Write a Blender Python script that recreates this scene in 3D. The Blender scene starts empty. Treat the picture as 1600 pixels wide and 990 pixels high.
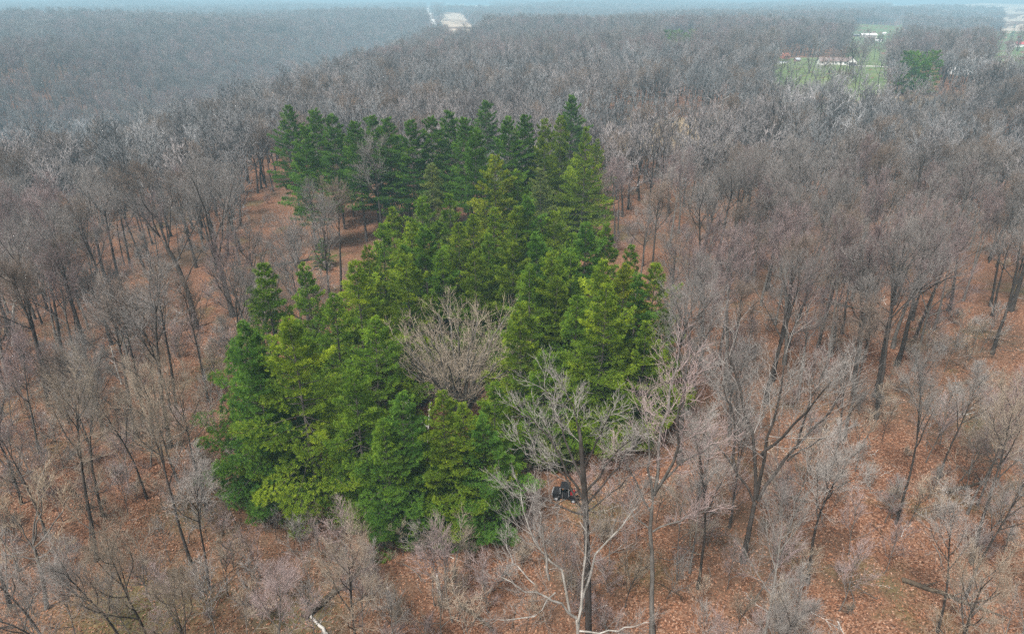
import bpy, math
import numpy as np
from mathutils import Vector

SC = bpy.context.scene
COL = SC.collection
R = math.radians

# ------------------------------------------------------------------ camera
F = 1067.0; W, H = 1600.0, 990.0
CAMZ = 52.0
PITCH = math.atan((495.0 - 5.0) / F)
cam = bpy.data.cameras.new("camera"); camo = bpy.data.objects.new("camera", cam); COL.objects.link(camo)
cam.sensor_width = 36.0; cam.lens = 36.0 * F / W; cam.clip_start = 0.5; cam.clip_end = 30000
camo.location = (0, 0, CAMZ); camo.rotation_euler = (math.pi / 2 - PITCH, 0, 0)
SC.camera = camo
# ------------------------------------------------------------------ light (overcast)
SUN_EL, SUN_AZ = R(58), R(-35)      # azimuth: 0 = from behind the camera, negative = from the left
wd = bpy.data.worlds.new("World"); SC.world = wd; wd.use_nodes = True
nt = wd.node_tree; nt.nodes.clear()
sky = nt.nodes.new("ShaderNodeTexSky"); sky.sky_type = 'NISHITA'; sky.sun_disc = False
sky.sun_elevation = SUN_EL; sky.sun_rotation = math.pi - SUN_AZ
sky.air_density = 1.0; sky.dust_density = 6.0; sky.ozone_density = 1.0
hs = nt.nodes.new("ShaderNodeHueSaturation"); hs.inputs['Saturation'].default_value = 0.42
bg = nt.nodes.new("ShaderNodeBackground"); bg.inputs['Strength'].default_value = 0.05
wo = nt.nodes.new("ShaderNodeOutputWorld")
nt.links.new(sky.outputs[0], hs.inputs['Color']); nt.links.new(hs.outputs[0], bg.inputs['Color']); nt.links.new(bg.outputs[0], wo.inputs[0])
sl = bpy.data.lights.new("sun", 'SUN'); sl.energy = 1.5; sl.angle = R(10); sl.color = (1.0, 0.965, 0.92)
slo = bpy.data.objects.new("sun", sl); COL.objects.link(slo)
sd = Vector((math.sin(SUN_AZ) * math.cos(SUN_EL), -math.cos(SUN_AZ) * math.cos(SUN_EL), math.sin(SUN_EL)))
slo.rotation_euler = sd.to_track_quat('Z', 'Y').to_euler(); slo.location = (-60, -60, 120)
SC.view_settings.view_transform = 'Standard'; SC.view_settings.look = 'None'
SC.view_settings.exposure = 1.95; SC.view_settings.gamma = 1.0
SC.render.engine = 'CYCLES'
cy = SC.cycles
cy.max_bounces = 4; cy.diffuse_bounces = 2; cy.glossy_bounces = 1; cy.transmission_bounces = 2; cy.volume_bounces = 0
cy.transparent_max_bounces = 4; cy.use_denoising = False
cy.use_adaptive_sampling = True; cy.adaptive_threshold = 0.006
cy.caustics_reflective = False; cy.caustics_refractive = False

# ------------------------------------------------------------------ helpers
def sstep(a, b, x):
    t = np.clip((np.asarray(x, float) - a) / (b - a), 0, 1); return t * t * (3 - 2 * t)

def ground(x, y):
    x = np.asarray(x, float); y = np.asarray(y, float); r = np.hypot(x, y)
    z = 0.9 * np.sin(x * .047 + 1.3) * np.cos(y * .039 + .4) + 0.35 * np.sin(x * .17 + y * .11) * np.sin(y * .15 - x * .06)
    z = z + sstep(250, 900, r) * (5 * np.sin(x * .0062 + .7) * np.cos(y * .0051) + 3 * np.sin(x * .013 - y * .009))
    z = z - 46 * np.exp(-(np.abs((x + 290 - .05 * (y - 300)) / 125.0)) ** 2.6) * sstep(110, 330, y) * (1 - sstep(1100, 1900, y))
    z = z - 8 * np.exp(-(((x - 165) - (y - 150) * .22) / 28.0) ** 2) * sstep(60, 140, y) * (1 - sstep(230, 330, y))
    z = z + 10 * np.exp(-(((x - 250) / 190.0) ** 2 + ((y - 560) / 170.0) ** 2))
    z = z - 7 * sstep(-45, -130, x) * (1 - sstep(120, 240, y))
    z = z + sstep(500, 1100, r) * (9 * np.sin(x * .0043 + y * .0021 + 2.0) * np.sin(y * .0047 - x * .0011 + .6)) + (33 + 7 * np.sin(x * .0021)) * sstep(1900, 5200, r)
    return z

CP, SP = math.cos(PITCH), math.sin(PITCH)
def ray(px, py):
    u = (px - 800.0) / F; v = (495.0 - py) / F
    return np.array([u, CP + SP * v, -SP + CP * v])
def at(px, py, zoff=0.0):
    """where the line of sight through a photo pixel meets the ground raised by zoff"""
    d = ray(px, py); t = 20.0
    while t < 9000:
        p = d * t
        if CAMZ + p[2] <= ground(p[0], p[1]) + zoff: break
        t *= 1.004
    lo, hi = t / 1.004, t
    for _ in range(20):
        m = .5 * (lo + hi); p = d * m
        if CAMZ + p[2] <= ground(p[0], p[1]) + zoff: hi = m
        else: lo = m
    p = d * hi
    return np.array([p[0], p[1], float(ground(p[0], p[1]))])
def at_y(px, py, Y):
    d = ray(px, py); t = Y / d[1]
    return np.array([d[0] * t, Y, CAMZ + d[2] * t])
def proj(x, y, z):
    dz = z - CAMZ; fw = y * CP - dz * SP; up = y * SP + dz * CP
    return 800 + F * x / fw, 495 - F * up / fw, fw

def mesh(name, verts, faces_list, mat=None, smooth=True, attrs=None):
    """faces_list: list of int arrays (n,3) or (n,4)"""
    me = bpy.data.meshes.new(name)
    verts = np.asarray(verts, np.float32)
    me.vertices.add(len(verts)); me.vertices.foreach_set("co", verts.ravel())
    fl = [np.asarray(f, np.int32) for f in faces_list if len(f)]
    li = np.concatenate([f.ravel() for f in fl]); tot = np.concatenate([np.full(len(f), f.shape[1], np.int32) for f in fl])
    st = np.concatenate([[0], np.cumsum(tot)[:-1]]).astype(np.int32)
    me.loops.add(len(li)); me.loops.foreach_set("vertex_index", li)
    me.polygons.add(len(tot)); me.polygons.foreach_set("loop_start", st); me.polygons.foreach_set("loop_total", tot)
    me.polygons.foreach_set("use_smooth", np.full(len(tot), smooth, bool))
    for k, v in (attrs or {}).items():
        a = me.attributes.new(k, 'FLOAT', 'POINT'); a.data.foreach_set("value", np.asarray(v, np.float32))
    me.update(calc_edges=True)
    if mat: me.materials.append(mat)
    return me
def link(name, data, parent=None, loc=None):
    o = bpy.data.objects.new(name, data); COL.objects.link(o)
    if parent: o.parent = parent
    if loc is not None: o.location = loc
    return o
def tag(o, label=None, cat=None, group=None, kind=None):
    if label: o["label"] = label
    if cat: o["category"] = cat
    if group: o["group"] = group
    if kind: o["kind"] = kind
    return o
def empty(name, loc, rz=0.0):
    o = link(name, None, None, loc); o.rotation_euler = (0, 0, rz); o.empty_display_size = .5; return o

class MB:
    """collects boxes and prisms into one mesh"""
    def __init__(s): s.v = []; s.q = []; s.t = []
    def box(s, x0, x1, y0, y1, z0, z1):
        b = len(s.v)
        s.v += [(x0, y0, z0), (x1, y0, z0), (x1, y1, z0), (x0, y1, z0), (x0, y0, z1), (x1, y0, z1), (x1, y1, z1), (x0, y1, z1)]
        s.q += [tuple(b + i for i in f) for f in ((0, 3, 2, 1), (4, 5, 6, 7), (0, 1, 5, 4), (1, 2, 6, 5), (2, 3, 7, 6), (3, 0, 4, 7))]; return s
    def quad(s, *p):
        b = len(s.v); s.v += list(p); s.q.append((b, b + 1, b + 2, b + 3)); return s
    def tri(s, *p):
        b = len(s.v); s.v += list(p); s.t.append((b, b + 1, b + 2)); return s
    def slab(s, p, th):
        """a quad thickened downward"""
        b = len(s.v); s.v += list(p) + [(q[0], q[1], q[2] - th) for q in p]
        s.q += [(b, b + 1, b + 2, b + 3), (b + 7, b + 6, b + 5, b + 4)] + [(b + i, b + 4 + i, b + 4 + (i + 1) % 4, b + (i + 1) % 4) for i in range(4)]; return s
    def wheel(s, c, r, w, n=14):
        b = len(s.v)
        for sx in (-w / 2, w / 2):
            for rr in (r, r * .82):
                for i in range(n):
                    a = 2 * math.pi * i / n; s.v.append((c[0] + rr * math.cos(a), c[1] + (sx if rr == r else sx * 1.12), c[2] + rr * math.sin(a)))
        for i in range(n):
            j = (i + 1) % n
            s.q += [(b + i, b + j, b + 2 * n + j, b + 2 * n + i), (b + i, b + n + i, b + n + j, b + j), (b + 2 * n + i, b + 2 * n + j, b + 3 * n + j, b + 3 * n + i)]
        for k in (1, 3):
            m = len(s.v); s.v.append((c[0], c[1] + (-w / 2 if k == 1 else w / 2), c[2]))
            for i in range(n): s.t.append((m, b + k * n + i, b + k * n + (i + 1) % n))
        return s
    def build(s, name, mat, parent=None, loc=None, smooth=False):
        return link(name, mesh(name, s.v, [np.array(s.q).reshape(-1, 4), np.array(s.t).reshape(-1, 3)], mat, smooth), parent, loc)

# ------------------------------------------------------------------ materials
def newmat(name):
    m = bpy.data.materials.new(name); m.use_nodes = True; n = m.node_tree
    b = n.nodes.get("Principled BSDF"); b.inputs['Roughness'].default_value = .85; b.inputs['Specular IOR Level'].default_value = .15
    return m, n, b
def N(n, t, **k):
    x = n.nodes.new(t)
    for a, v in k.items(): setattr(x, a, v)
    return x
def noise(n, scale, detail=4, coord=None, rough=.55):
    x = N(n, "ShaderNodeTexNoise"); x.inputs['Scale'].default_value = scale; x.inputs['Detail'].default_value = detail; x.inputs['Roughness'].default_value = rough
    if coord: n.links.new(coord, x.inputs['Vector'])
    return x
def ramp(n, fac, stops):
    x = N(n, "ShaderNodeValToRGB"); e = x.color_ramp.elements
    while len(e) < len(stops): e.new(.5)
    for i, (p, c) in enumerate(stops): e[i].position = p; e[i].color = (*c, 1)
    n.links.new(fac, x.inputs[0]); return x
def mixc(n, fac, a, b, mode='MIX'):
    x = N(n, "ShaderNodeMix", data_type='RGBA', blend_type=mode)
    for s, v in ((x.inputs[0], fac), (x.inputs[6], a), (x.inputs[7], b)):
        if hasattr(v, 'is_linked'): n.links.new(v, s)
        elif isinstance(v, tuple): s.default_value = (*v, 1)
        else: s.default_value = v
    return x.outputs[2]
def maprange(n, v, a, b, c, d):
    x = N(n, "ShaderNodeMapRange"); n.links.new(v, x.inputs[0])
    for i, k in enumerate((a, b, c, d)): x.inputs[i + 1].default_value = k
    return x.outputs[0]

def plain(name, c, rough=.7, var=.12, scale=1.5, metal=0.0):
    m, n, b = newmat(name); tc = N(n, "ShaderNodeTexCoord")
    ns = noise(n, scale, 5, tc.outputs['Object'])
    v = maprange(n, ns.outputs[0], .25, .75, 1 - var, 1 + var)
    cc = N(n, "ShaderNodeVectorMath", operation='SCALE'); cc.inputs[0].default_value = c; n.links.new(v, cc.inputs['Scale'])
    n.links.new(cc.outputs[0], b.inputs['Base Color']); b.inputs['Roughness'].default_value = rough; b.inputs['Metallic'].default_value = metal
    return m

def bark(name, dark, light, scale=3.0, rnd=.22, low=None):
    """bark: two tones in vertical streaks, each tree a little lighter or darker"""
    m, n, b = newmat(name); tc = N(n, "ShaderNodeTexCoord"); oi = N(n, "ShaderNodeObjectInfo")
    mp = N(n, "ShaderNodeMapping"); mp.inputs['Scale'].default_value = (1, 1, .3); n.links.new(tc.outputs['Object'], mp.inputs[0])
    ns = noise(n, scale, 5, mp.outputs[0])
    c = ramp(n, ns.outputs[0], [(.3, dark), (.7, light)]).outputs[0]
    v = maprange(n, oi.outputs['Random'], 0, 1, 1 - rnd, 1 + rnd)
    cc = N(n, "ShaderNodeVectorMath", operation='SCALE'); n.links.new(c, cc.inputs[0]); n.links.new(v, cc.inputs['Scale'])
    n.links.new(cc.outputs[0], b.inputs['Base Color']); b.inputs['Roughness'].default_value = .92; b.inputs['Specular IOR Level'].default_value = .05
    return m
BARK_DARK = bark("bark_dark", (0.028, 0.024, 0.020), (0.076, 0.066, 0.059))
BARK_GREY = bark("bark_grey", (0.070, 0.064, 0.056), (0.175, 0.164, 0.147))
BARK_PALE = bark("bark_pale", (.17, .155, .13), (.46, .44, .40), 2.0)
BARK_PINE = bark("bark_pine", (.05, .042, .038), (.12, .105, .095))
TW_GREY = bark("twig_grey", (0.115, 0.105, 0.096), (0.204, 0.187, 0.173), 1.2)
TW_MAUVE = bark("twig_mauve", (0.137, 0.105, 0.100), (0.231, 0.178, 0.169), 1.2)
TW_BROWN = bark("twig_brown", (0.112, 0.085, 0.069), (0.188, 0.150, 0.120), 1.2)
TW_TAN = bark("twig_tan", (0.184, 0.143, 0.102), (0.347, 0.281, 0.204), 1.2)
TW_PALE = bark("twig_pale", (0.144, 0.130, 0.119), (0.274, 0.252, 0.234), 1.2)
TW_RED = bark("twig_red", (.34, .10, .085), (.5, .17, .14), 1.2)
TW_FAR = bark("twig_far", (0.154, 0.134, 0.128), (0.296, 0.255, 0.242), .6, .5)

TL_GREY = bark("pale_grey_twig", (.15, .138, .125), (.30, .275, .25), 1.2, .3)
TL_PINK = bark("pale_pink_twig", (.18, .140, .128), (.32, .25, .235), 1.2, .3)
TL_TAN = bark("straw_twig", (.18, .148, .112), (.34, .28, .215), 1.2, .3)
def far_twigs():
    m, n, b = newmat("distant_twigs"); oi = N(n, "ShaderNodeObjectInfo")
    ns = noise(n, .011, 4, oi.outputs['Location']); 
    c = ramp(n, ns.outputs[0], [(.34, (.098, .092, .088)), (.45, (.195, .175, .168)), (.55, (.135, .138, .138)), (.68, (.31, .30, .295))]).outputs[0]  # cooler, greyer stops put part of the distance haze into the twig colour
    v = maprange(n, oi.outputs['Random'], 0, 1, .5, 1.5)
    cc = N(n, "ShaderNodeVectorMath", operation='SCALE'); n.links.new(c, cc.inputs[0]); n.links.new(v, cc.inputs['Scale'])
    n.links.new(cc.outputs[0], b.inputs['Base Color']); b.inputs['Specular IOR Level'].default_value = .05; return m
TW_FAR = far_twigs()
def needle_mat():
    m, n, b = newmat("pine_needles"); oi = N(n, "ShaderNodeObjectInfo")
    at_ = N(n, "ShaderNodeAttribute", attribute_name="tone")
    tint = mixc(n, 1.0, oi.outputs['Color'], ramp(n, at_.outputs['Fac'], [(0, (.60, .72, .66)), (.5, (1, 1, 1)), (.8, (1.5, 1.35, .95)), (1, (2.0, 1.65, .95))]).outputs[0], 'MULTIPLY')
    d = N(n, "ShaderNodeBsdfDiffuse"); t = N(n, "ShaderNodeBsdfTranslucent"); mx = N(n, "ShaderNodeMixShader"); mx.inputs[0].default_value = .36
    n.links.new(tint, d.inputs[0]); n.links.new(tint, t.inputs[0]); n.links.new(d.outputs[0], mx.inputs[1]); n.links.new(t.outputs[0], mx.inputs[2])
    n.links.new(mx.outputs[0], n.nodes['Material Output'].inputs[0]); n.nodes.remove(b); return m
NEEDLE = needle_mat()

def ground_mat():
    m, n, b = newmat("leaf_litter_ground"); g = N(n, "ShaderNodeNewGeometry"); P = g.outputs['Position']
    vo = N(n, "ShaderNodeTexVoronoi"); vo.inputs['Scale'].default_value = 6.5; n.links.new(P, vo.inputs['Vector'])
    sx = N(n, "ShaderNodeSeparateColor"); n.links.new(vo.outputs['Color'], sx.inputs[0])
    leaf = ramp(n, sx.outputs[0], [(0, (.040, .021, .014)), (.3, (.110, .050, .029)), (.6, (.190, .086, .047)), (.85, (.25, .130, .078)), (1, (.32, .21, .15))]).outputs[0]
    big = noise(n, .055, 6, P); mid = noise(n, .45, 5, P)
    dull = mixc(n, maprange(n, mid.outputs[0], .35, .7, 0, .65), leaf, (.130, .078, .052))
    soil = mixc(n, maprange(n, big.outputs[0], .47, .64, 0, .85), dull, (.085, .060, .040))
    n2 = noise(n, .09, 4, P); 
    mossy = mixc(n, maprange(n, n2.outputs[0], .58, .72, 0, .7), soil, (.095, .088, .038))
    a = N(n, "ShaderNodeAttribute", attribute_name="grass")
    gr = mixc(n, maprange(n, noise(n, 1.1, 5, P).outputs[0], .3, .7, 0, 1), (.075, .080, .028), (.14, .135, .055))
    c = mixc(n, a.outputs['Fac'], mossy, gr)
    n.links.new(c, b.inputs['Base Color']); b.inputs['Roughness'].default_value = .95; b.inputs['Specular IOR Level'].default_value = .05
    bp = N(n, "ShaderNodeBump"); bp.inputs['Strength'].default_value = .7; bp.inputs['Distance'].default_value = .12
    n.links.new(sx.outputs[1], bp.inputs['Height']); n.links.new(bp.outputs[0], b.inputs['Normal']); return m
def field_mat(name, c1, c2, s1=.02, s2=.6):
    m, n, b = newmat(name); g = N(n, "ShaderNodeNewGeometry"); P = g.outputs['Position']
    c = mixc(n, maprange(n, noise(n, s1, 6, P).outputs[0], .35, .65, 0, 1), c1, c2)
    c = mixc(n, maprange(n, noise(n, s2, 5, P).outputs[0], .3, .7, 0, .45), c, tuple(k * .65 for k in c1))
    n.links.new(c, b.inputs['Base Color']); b.inputs['Roughness'].default_value = .95; return m

# ------------------------------------------------------------------ ground
def warp(n, near, far):
    s = np.linspace(-1, 1, n); return np.sign(s) * (np.abs(s) * near * 1.6 + (far - near * 1.6) * np.abs(s) ** 4.5)
GX = warp(361, 170, 6500); GY = np.concatenate([np.linspace(-60, 20, 12), 21 + (lambda s: s * 330 + (6500 - 330) * s ** 4.5)(np.linspace(0, 1, 330))])
xx, yy = np.meshgrid(GX, GY); zz = ground(xx, yy)
nx, ny = len(GX), len(GY); idx = np.arange(nx * ny).reshape(ny, nx)
q = np.stack([idx[:-1, :-1], idx[:-1, 1:], idx[1:, 1:], idx[1:, :-1]], -1).reshape(-1, 4)
GP = [(215, 955, 6.0, .75), (470, 960, 3.5, .6), (930, 800, 3.0, .55), (1010, 890, 3.2, .4), (300, 800, 4, .35), (120, 640, 4, .3)]
grass = np.zeros(nx * ny)
for px, py, rr, aa in GP:
    p = at(px, py); dd = np.hypot(xx.ravel() - p[0], (yy.ravel() - p[1]) * 1.2); grass = np.maximum(grass, aa * np.exp(-(dd / rr) ** 2))
go = link("ground", mesh("ground", np.stack([xx.ravel(), yy.ravel(), zz.ravel()], 1), [q], ground_mat(), True, {"grass": grass}))
tag(go, kind="structure")

def sheet(name, corners, mat, lift, n=26):
    """a four-cornered sheet lying on the ground; corners in order round the sheet"""
    A, B, C_, D = [np.array(c[:2]) for c in corners]
    u = np.linspace(0, 1, n); U, V = np.meshgrid(u, u)
    wob = lambda a: 1
    P = ((1 - U) * (1 - V))[..., None] * A + (U * (1 - V))[..., None] * B + (U * V)[..., None] * C_ + ((1 - U) * V)[..., None] * D
    z = ground(P[..., 0], P[..., 1]) + lift
    i = np.arange(n * n).reshape(n, n); qq = np.stack([i[:-1, :-1], i[:-1, 1:], i[1:, 1:], i[1:, :-1]], -1).reshape(-1, 4)
    o = link(name, mesh(name, np.concatenate([P.reshape(-1, 2), z.reshape(-1, 1)], 1), [qq], mat)); tag(o, kind="structure"); return o
def strip(name, pts, width, mat, lift):
    pts = np.array([p[:2] for p in pts]); t = np.linspace(0, len(pts) - 1, 60); i = np.clip(t.astype(int), 0, len(pts) - 2); f = (t - i)[:, None]
    c = pts[i] * (1 - f) + pts[i + 1] * f; d = np.gradient(c, axis=0); d /= np.linalg.norm(d, axis=1)[:, None]; nrm = np.stack([-d[:, 1], d[:, 0]], 1) * width / 2
    L_, R_ = c + nrm, c - nrm; P = np.concatenate([L_, R_]); z = ground(P[:, 0], P[:, 1]) + lift; k = len(c)
    qq = np.stack([np.arange(k - 1), np.arange(k, 2 * k - 1), np.arange(k + 1, 2 * k), np.arange(1, k)], 1)
    o = link(name, mesh(name, np.concatenate([P, z[:, None]], 1), [qq], mat)); tag(o, kind="structure"); return o
STUBBLE = field_mat("stubble_field", (.36, .27, .19), (.42, .34, .26), .02, .05)
DRYGRASS = field_mat("dry_grass", (.21, .155, .095), (.27, .21, .13), .05)
LAWNM = field_mat("lawn_grass", (.085, .125, .045), (.145, .17, .075), .035, .25)
GRAVEL = field_mat("pale_gravel", (.52, .50, .46), (.60, .58, .55), .08)
CLEAR = []      # open polygons where no trees grow
def poly_from(pts): return np.array([p[:2] for p in pts])
def open_sheet(name, front, back, mat, lift, treeh=17.0):
    ta, tb = treeh if isinstance(treeh, tuple) else (treeh, treeh)
    c = [at(*front[0], ta), at(*front[1], tb), at(*back[1]), at(*back[0])]
    CLEAR.append(poly_from(c)); return sheet(name, c, mat, lift)
open_sheet("stubble_field", [(688, 50), (766, 40)], [(688, 20), (724, 22)], STUBBLE, .30, 21)
open_sheet("village_lawn", [(690, 17), (770, 17)], [(695, 8), (765, 8)], LAWNM, .34, 6)
open_sheet("far_field", [(1395, 14), (1580, 13)], [(1390, 7), (1640, 7)], STUBBLE, .38, 16)
open_sheet("crop_field", [(1572, 40), (1680, 44)], [(1565, 9), (1690, 9)], STUBBLE, .30, 21)
open_sheet("barn_lawn", [(1555, 76), (1660, 76)], [(1540, 50), (1650, 44)], LAWNM, .30, 17)
open_sheet("hill_lawn", [(1325, 64), (1420, 60)], [(1330, 40), (1410, 38)], LAWNM, .32, 19)
open_sheet("house_lawn", [(1200, 119), (1392, 116)], [(1212, 90), (1385, 92)], LAWNM, .24, (22, 11))
open_sheet("dry_clearing", [(1315, 186), (1515, 182)], [(1310, 155), (1520, 150)], DRYGRASS, .10, 7)
open_sheet("grass_glade", [(945, 216), (1135, 212)], [(945, 186), (1135, 183)], DRYGRASS, .10, 7)
def opening(x0, x1, yf, yb, tf, tb=0.0):
    CLEAR.append(poly_from([at(x0, yf, tf), at(x1, yf, tf), at(x1, yb, tb), at(x0, yb, tb)]))
opening(1038, 1092, 62, 47, 21, 10); opening(1412, 1470, 100, 82, 21, 10); opening(1555, 1640, 84, 60, 21)
rpts = [at(683, 46, 4), at(676, 33), at(671, 22), at(668, 13), at(672, 7)]
strip("road", rpts, 13.0, GRAVEL, .42); 
def near_line(x, y, pts, w):
    d = np.full(np.shape(x), 1e9)
    for a, b in zip(pts[:-1], pts[1:]):
        ab = b[:2] - a[:2]; t = np.clip(((x - a[0]) * ab[0] + (y - a[1]) * ab[1]) / (ab @ ab), 0, 1)
        d = np.minimum(d, np.hypot(x - a[0] - t * ab[0], y - a[1] - t * ab[1]))
    return d < w
def inside(x, y, P):
    r = np.zeros(np.shape(x), bool); j = len(P) - 1
    for i in range(len(P)):
        xi, yi = P[i]; xj, yj = P[j]
        r ^= ((yi > y) != (yj > y)) & (x < (xj - xi) * (y - yi) / (yj - yi + 1e-12) + xi); j = i
    return r

# ------------------------------------------------------------------ tree growing
def unit(v): return v / np.maximum(np.linalg.norm(v, axis=-1, keepdims=True), 1e-9)
def frame(T, rng):
    ref = unit(rng.normal(size=T.shape)); U = unit(np.cross(T, ref)); return U, np.cross(T, U)
def poly(rng, p, d, L, K, wob, up):
    n = len(p); P = np.empty((n, K + 1, 3)); P[:, 0] = p; dd = d.copy(); st = (L / K)[:, None]
    for k in range(K):
        dd = unit(dd + wob * rng.normal(size=(n, 3)) + np.array([0, 0, up]))
        P[:, k + 1] = P[:, k] + dd * st
    return P
def interp(P, t):
    """P (n,K+1,3), t (n,m) -> points and tangents (n,m,3)"""
    K = P.shape[1] - 1; s = np.clip(t * K, 0, K - 1e-6); i = s.astype(int); f = (s - i)[..., None]; r = np.arange(len(P))[:, None]
    a, b = P[r, i], P[r, i + 1]; return a * (1 - f) + b * f, unit(b - a), i, f[..., 0]
def children(rng, P, Rd, n, t0, t1, ang, lens, K, wob, up, rk, rmin, flat=0.0):
    m = len(P); t = t0 + (t1 - t0) * (np.arange(n)[None] + rng.random((m, n))) / n
    pos, T, i, f = interp(P, t); r = np.arange(m)[:, None]; pr = Rd[r, i] * (1 - f) + Rd[r, i + 1] * f
    az = (np.arange(n)[None] * 2.4 + rng.random((m, 1)) * 6.28 + rng.normal(size=(m, n)) * .5)
    ref = np.broadcast_to(np.array([.31, .77, .56]), T.shape); U = unit(np.cross(T, ref)); V = np.cross(T, U)
    a = R(ang) * (1 + .25 * rng.normal(size=(m, n))) * (1.12 - .45 * t)
    D = np.cos(a)[..., None] * T + np.sin(a)[..., None] * (np.cos(az)[..., None] * U + np.sin(az)[..., None] * V)
    Lp = np.linalg.norm(np.diff(P, axis=1), axis=2).sum(1)
    L = lens(Lp[:, None], t) * (.75 + .5 * rng.random((m, n)))
    r0 = np.clip(np.minimum(pr * .8, L * rk), rmin, None)
    p, d, L, r0 = pos.reshape(-1, 3), D.reshape(-1, 3), L.ravel(), r0.ravel()
    Q = poly(rng, p, d, L, K, wob, up)
    return Q, r0[:, None] * np.linspace(1, .42, K + 1)[None] ** 1.0
def tubes(P, Rd, S):
    """closed-tip tubes round polylines"""
    n, K1, _ = P.shape; T = np.empty_like(P); T[:, 1:-1] = P[:, 2:] - P[:, :-2]; T[:, 0] = P[:, 1] - P[:, 0]; T[:, -1] = P[:, -1] - P[:, -2]; T = unit(T)
    ref = np.broadcast_to(np.array([.83, .41, .37]), T.shape); U = unit(np.cross(T, ref)); V = np.cross(T, U)
    a = np.arange(S) * 2 * np.pi / S
    ring = P[:, :-1, None] + Rd[:, :-1, None, None] * (np.cos(a)[:, None] * U[:, :-1, None] + np.sin(a)[:, None] * V[:, :-1, None])
    nb = (K1 - 1) * S + 1
    v = np.concatenate([ring.reshape(n, -1, 3), P[:, -1:]], 1); base = (np.arange(n) * nb)[:, None, None]
    s = np.arange(S); s2 = (s + 1) % S; k = (np.arange(K1 - 2) * S)[:, None] if K1 > 2 else np.zeros((0, 1), int)
    qd = np.stack([k + s, k + s2, k + S + s2, k + S + s], -1).reshape(1, -1, 4) + base if K1 > 2 else np.zeros((0, 4), int)
    kk = (K1 - 2) * S; tr = np.stack([kk + s, kk + s2, np.full(S, nb - 1)], -1).reshape(1, -1, 3) + base
    return v.reshape(-1, 3), qd.reshape(-1, 4), tr.reshape(-1, 3)
def tube_mesh(name, sets, mat):
    vs, qs, ts, o = [], [], [], 0
    for P, Rd, S in sets:
        v, q_, t_ = tubes(P, Rd, S); vs.append(v); qs.append(q_ + o); ts.append(t_ + o); o += len(v)
    return mesh(name, np.concatenate(vs), [np.concatenate(qs), np.concatenate(ts)], mat)

def bare_tree(seed, Ht=22, r0=.26, clear=.45, nl=9, limb=.42, lang=48, sub=(6, 6, 5), tw=.013, matT=None, matC=None, bend=.035, K0=9, lod=0, upl=.10, twlen=1.0, trunkpts=None, limbpts=None, fork=False, sl=.52):
    """returns trunk mesh, crown mesh"""
    rng = np.random.default_rng(seed)
    if trunkpts is None:
        P0 = poly(rng, np.zeros((1, 3)), np.array([[0, 0, 1.0]]), np.array([Ht * (.8 if not fork else .55)]), K0, bend, .03)
        P0[:, 0, 2] = -.4
    else: P0 = np.array(trunkpts, float)[None]
    K0 = P0.shape[1] - 1
    s = np.linspace(0, 1, K0 + 1); R0 = (r0 * (1 - .80 * s ** .9))[None]
    if limbpts is not None: R0 = (r0 * (1 - .45 * s))[None]
    R0[0, 0] *= 1.35
    crownlen = Ht * limb
    if limbpts is None:
        f = lambda Lp, t: crownlen * (1.0 - .5 * np.clip((t - clear) / (1 - clear), 0, 1)) + 0 * Lp
        P1, R1 = children(rng, P0, R0, nl, clear, 1.0, lang, f, 6, .10, upl, .0125, .03)
    else:
        Kl = 8; arr = []
        for lp in limbpts:
            lp = np.array(lp, float); t = np.linspace(0, len(lp) - 1, Kl + 1); i = np.clip(t.astype(int), 0, len(lp) - 2); g = (t - i)[:, None]
            c = lp[i] * (1 - g) + lp[i + 1] * g; c[1:-1] += rng.normal(size=(Kl - 1, 3)) * .10; arr.append(c)
        P1 = np.array(arr); L1 = np.linalg.norm(np.diff(P1, axis=1), axis=2).sum(1)
        R1 = np.minimum(r0 * .62, L1 * .0125)[:, None] * np.linspace(1, .3, Kl + 1)[None]
    sets = [(P0, R0, 8 if lod == 0 else 5), (P1, R1, 6 if lod == 0 else 4)]
    tm = tube_mesh("trunk", sets, matT)
    cs = []
    P2, R2 = children(rng, P1, R1, sub[0], .22, 1.0, 42, lambda Lp, t: Lp * sl * (1.05 - .5 * t), 4, .13, .10, .010, tw * 1.5)
    cs.append((P2, R2, 4 if lod == 0 else 3))
    P3, R3 = children(rng, P2, R2, sub[1], .15, 1.0, 42, lambda Lp, t: Lp * .55 * (1.05 - .45 * t) + .25, 3, .15, .15, .009, tw * 1.15)
    cs.append((P3, R3, 3))
    if len(sub) > 2 and sub[2]:
        P4, R4 = children(rng, P3, R3, sub[2], .15, 1.0, 38, lambda Lp, t: np.clip(Lp * .6, .35, 1.3) * twlen, 2, .14, .18, .010, tw)
        cs.append((P4, R4, 3))
    cm = tube_mesh("crown", cs, matC)
    return tm, cm

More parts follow.
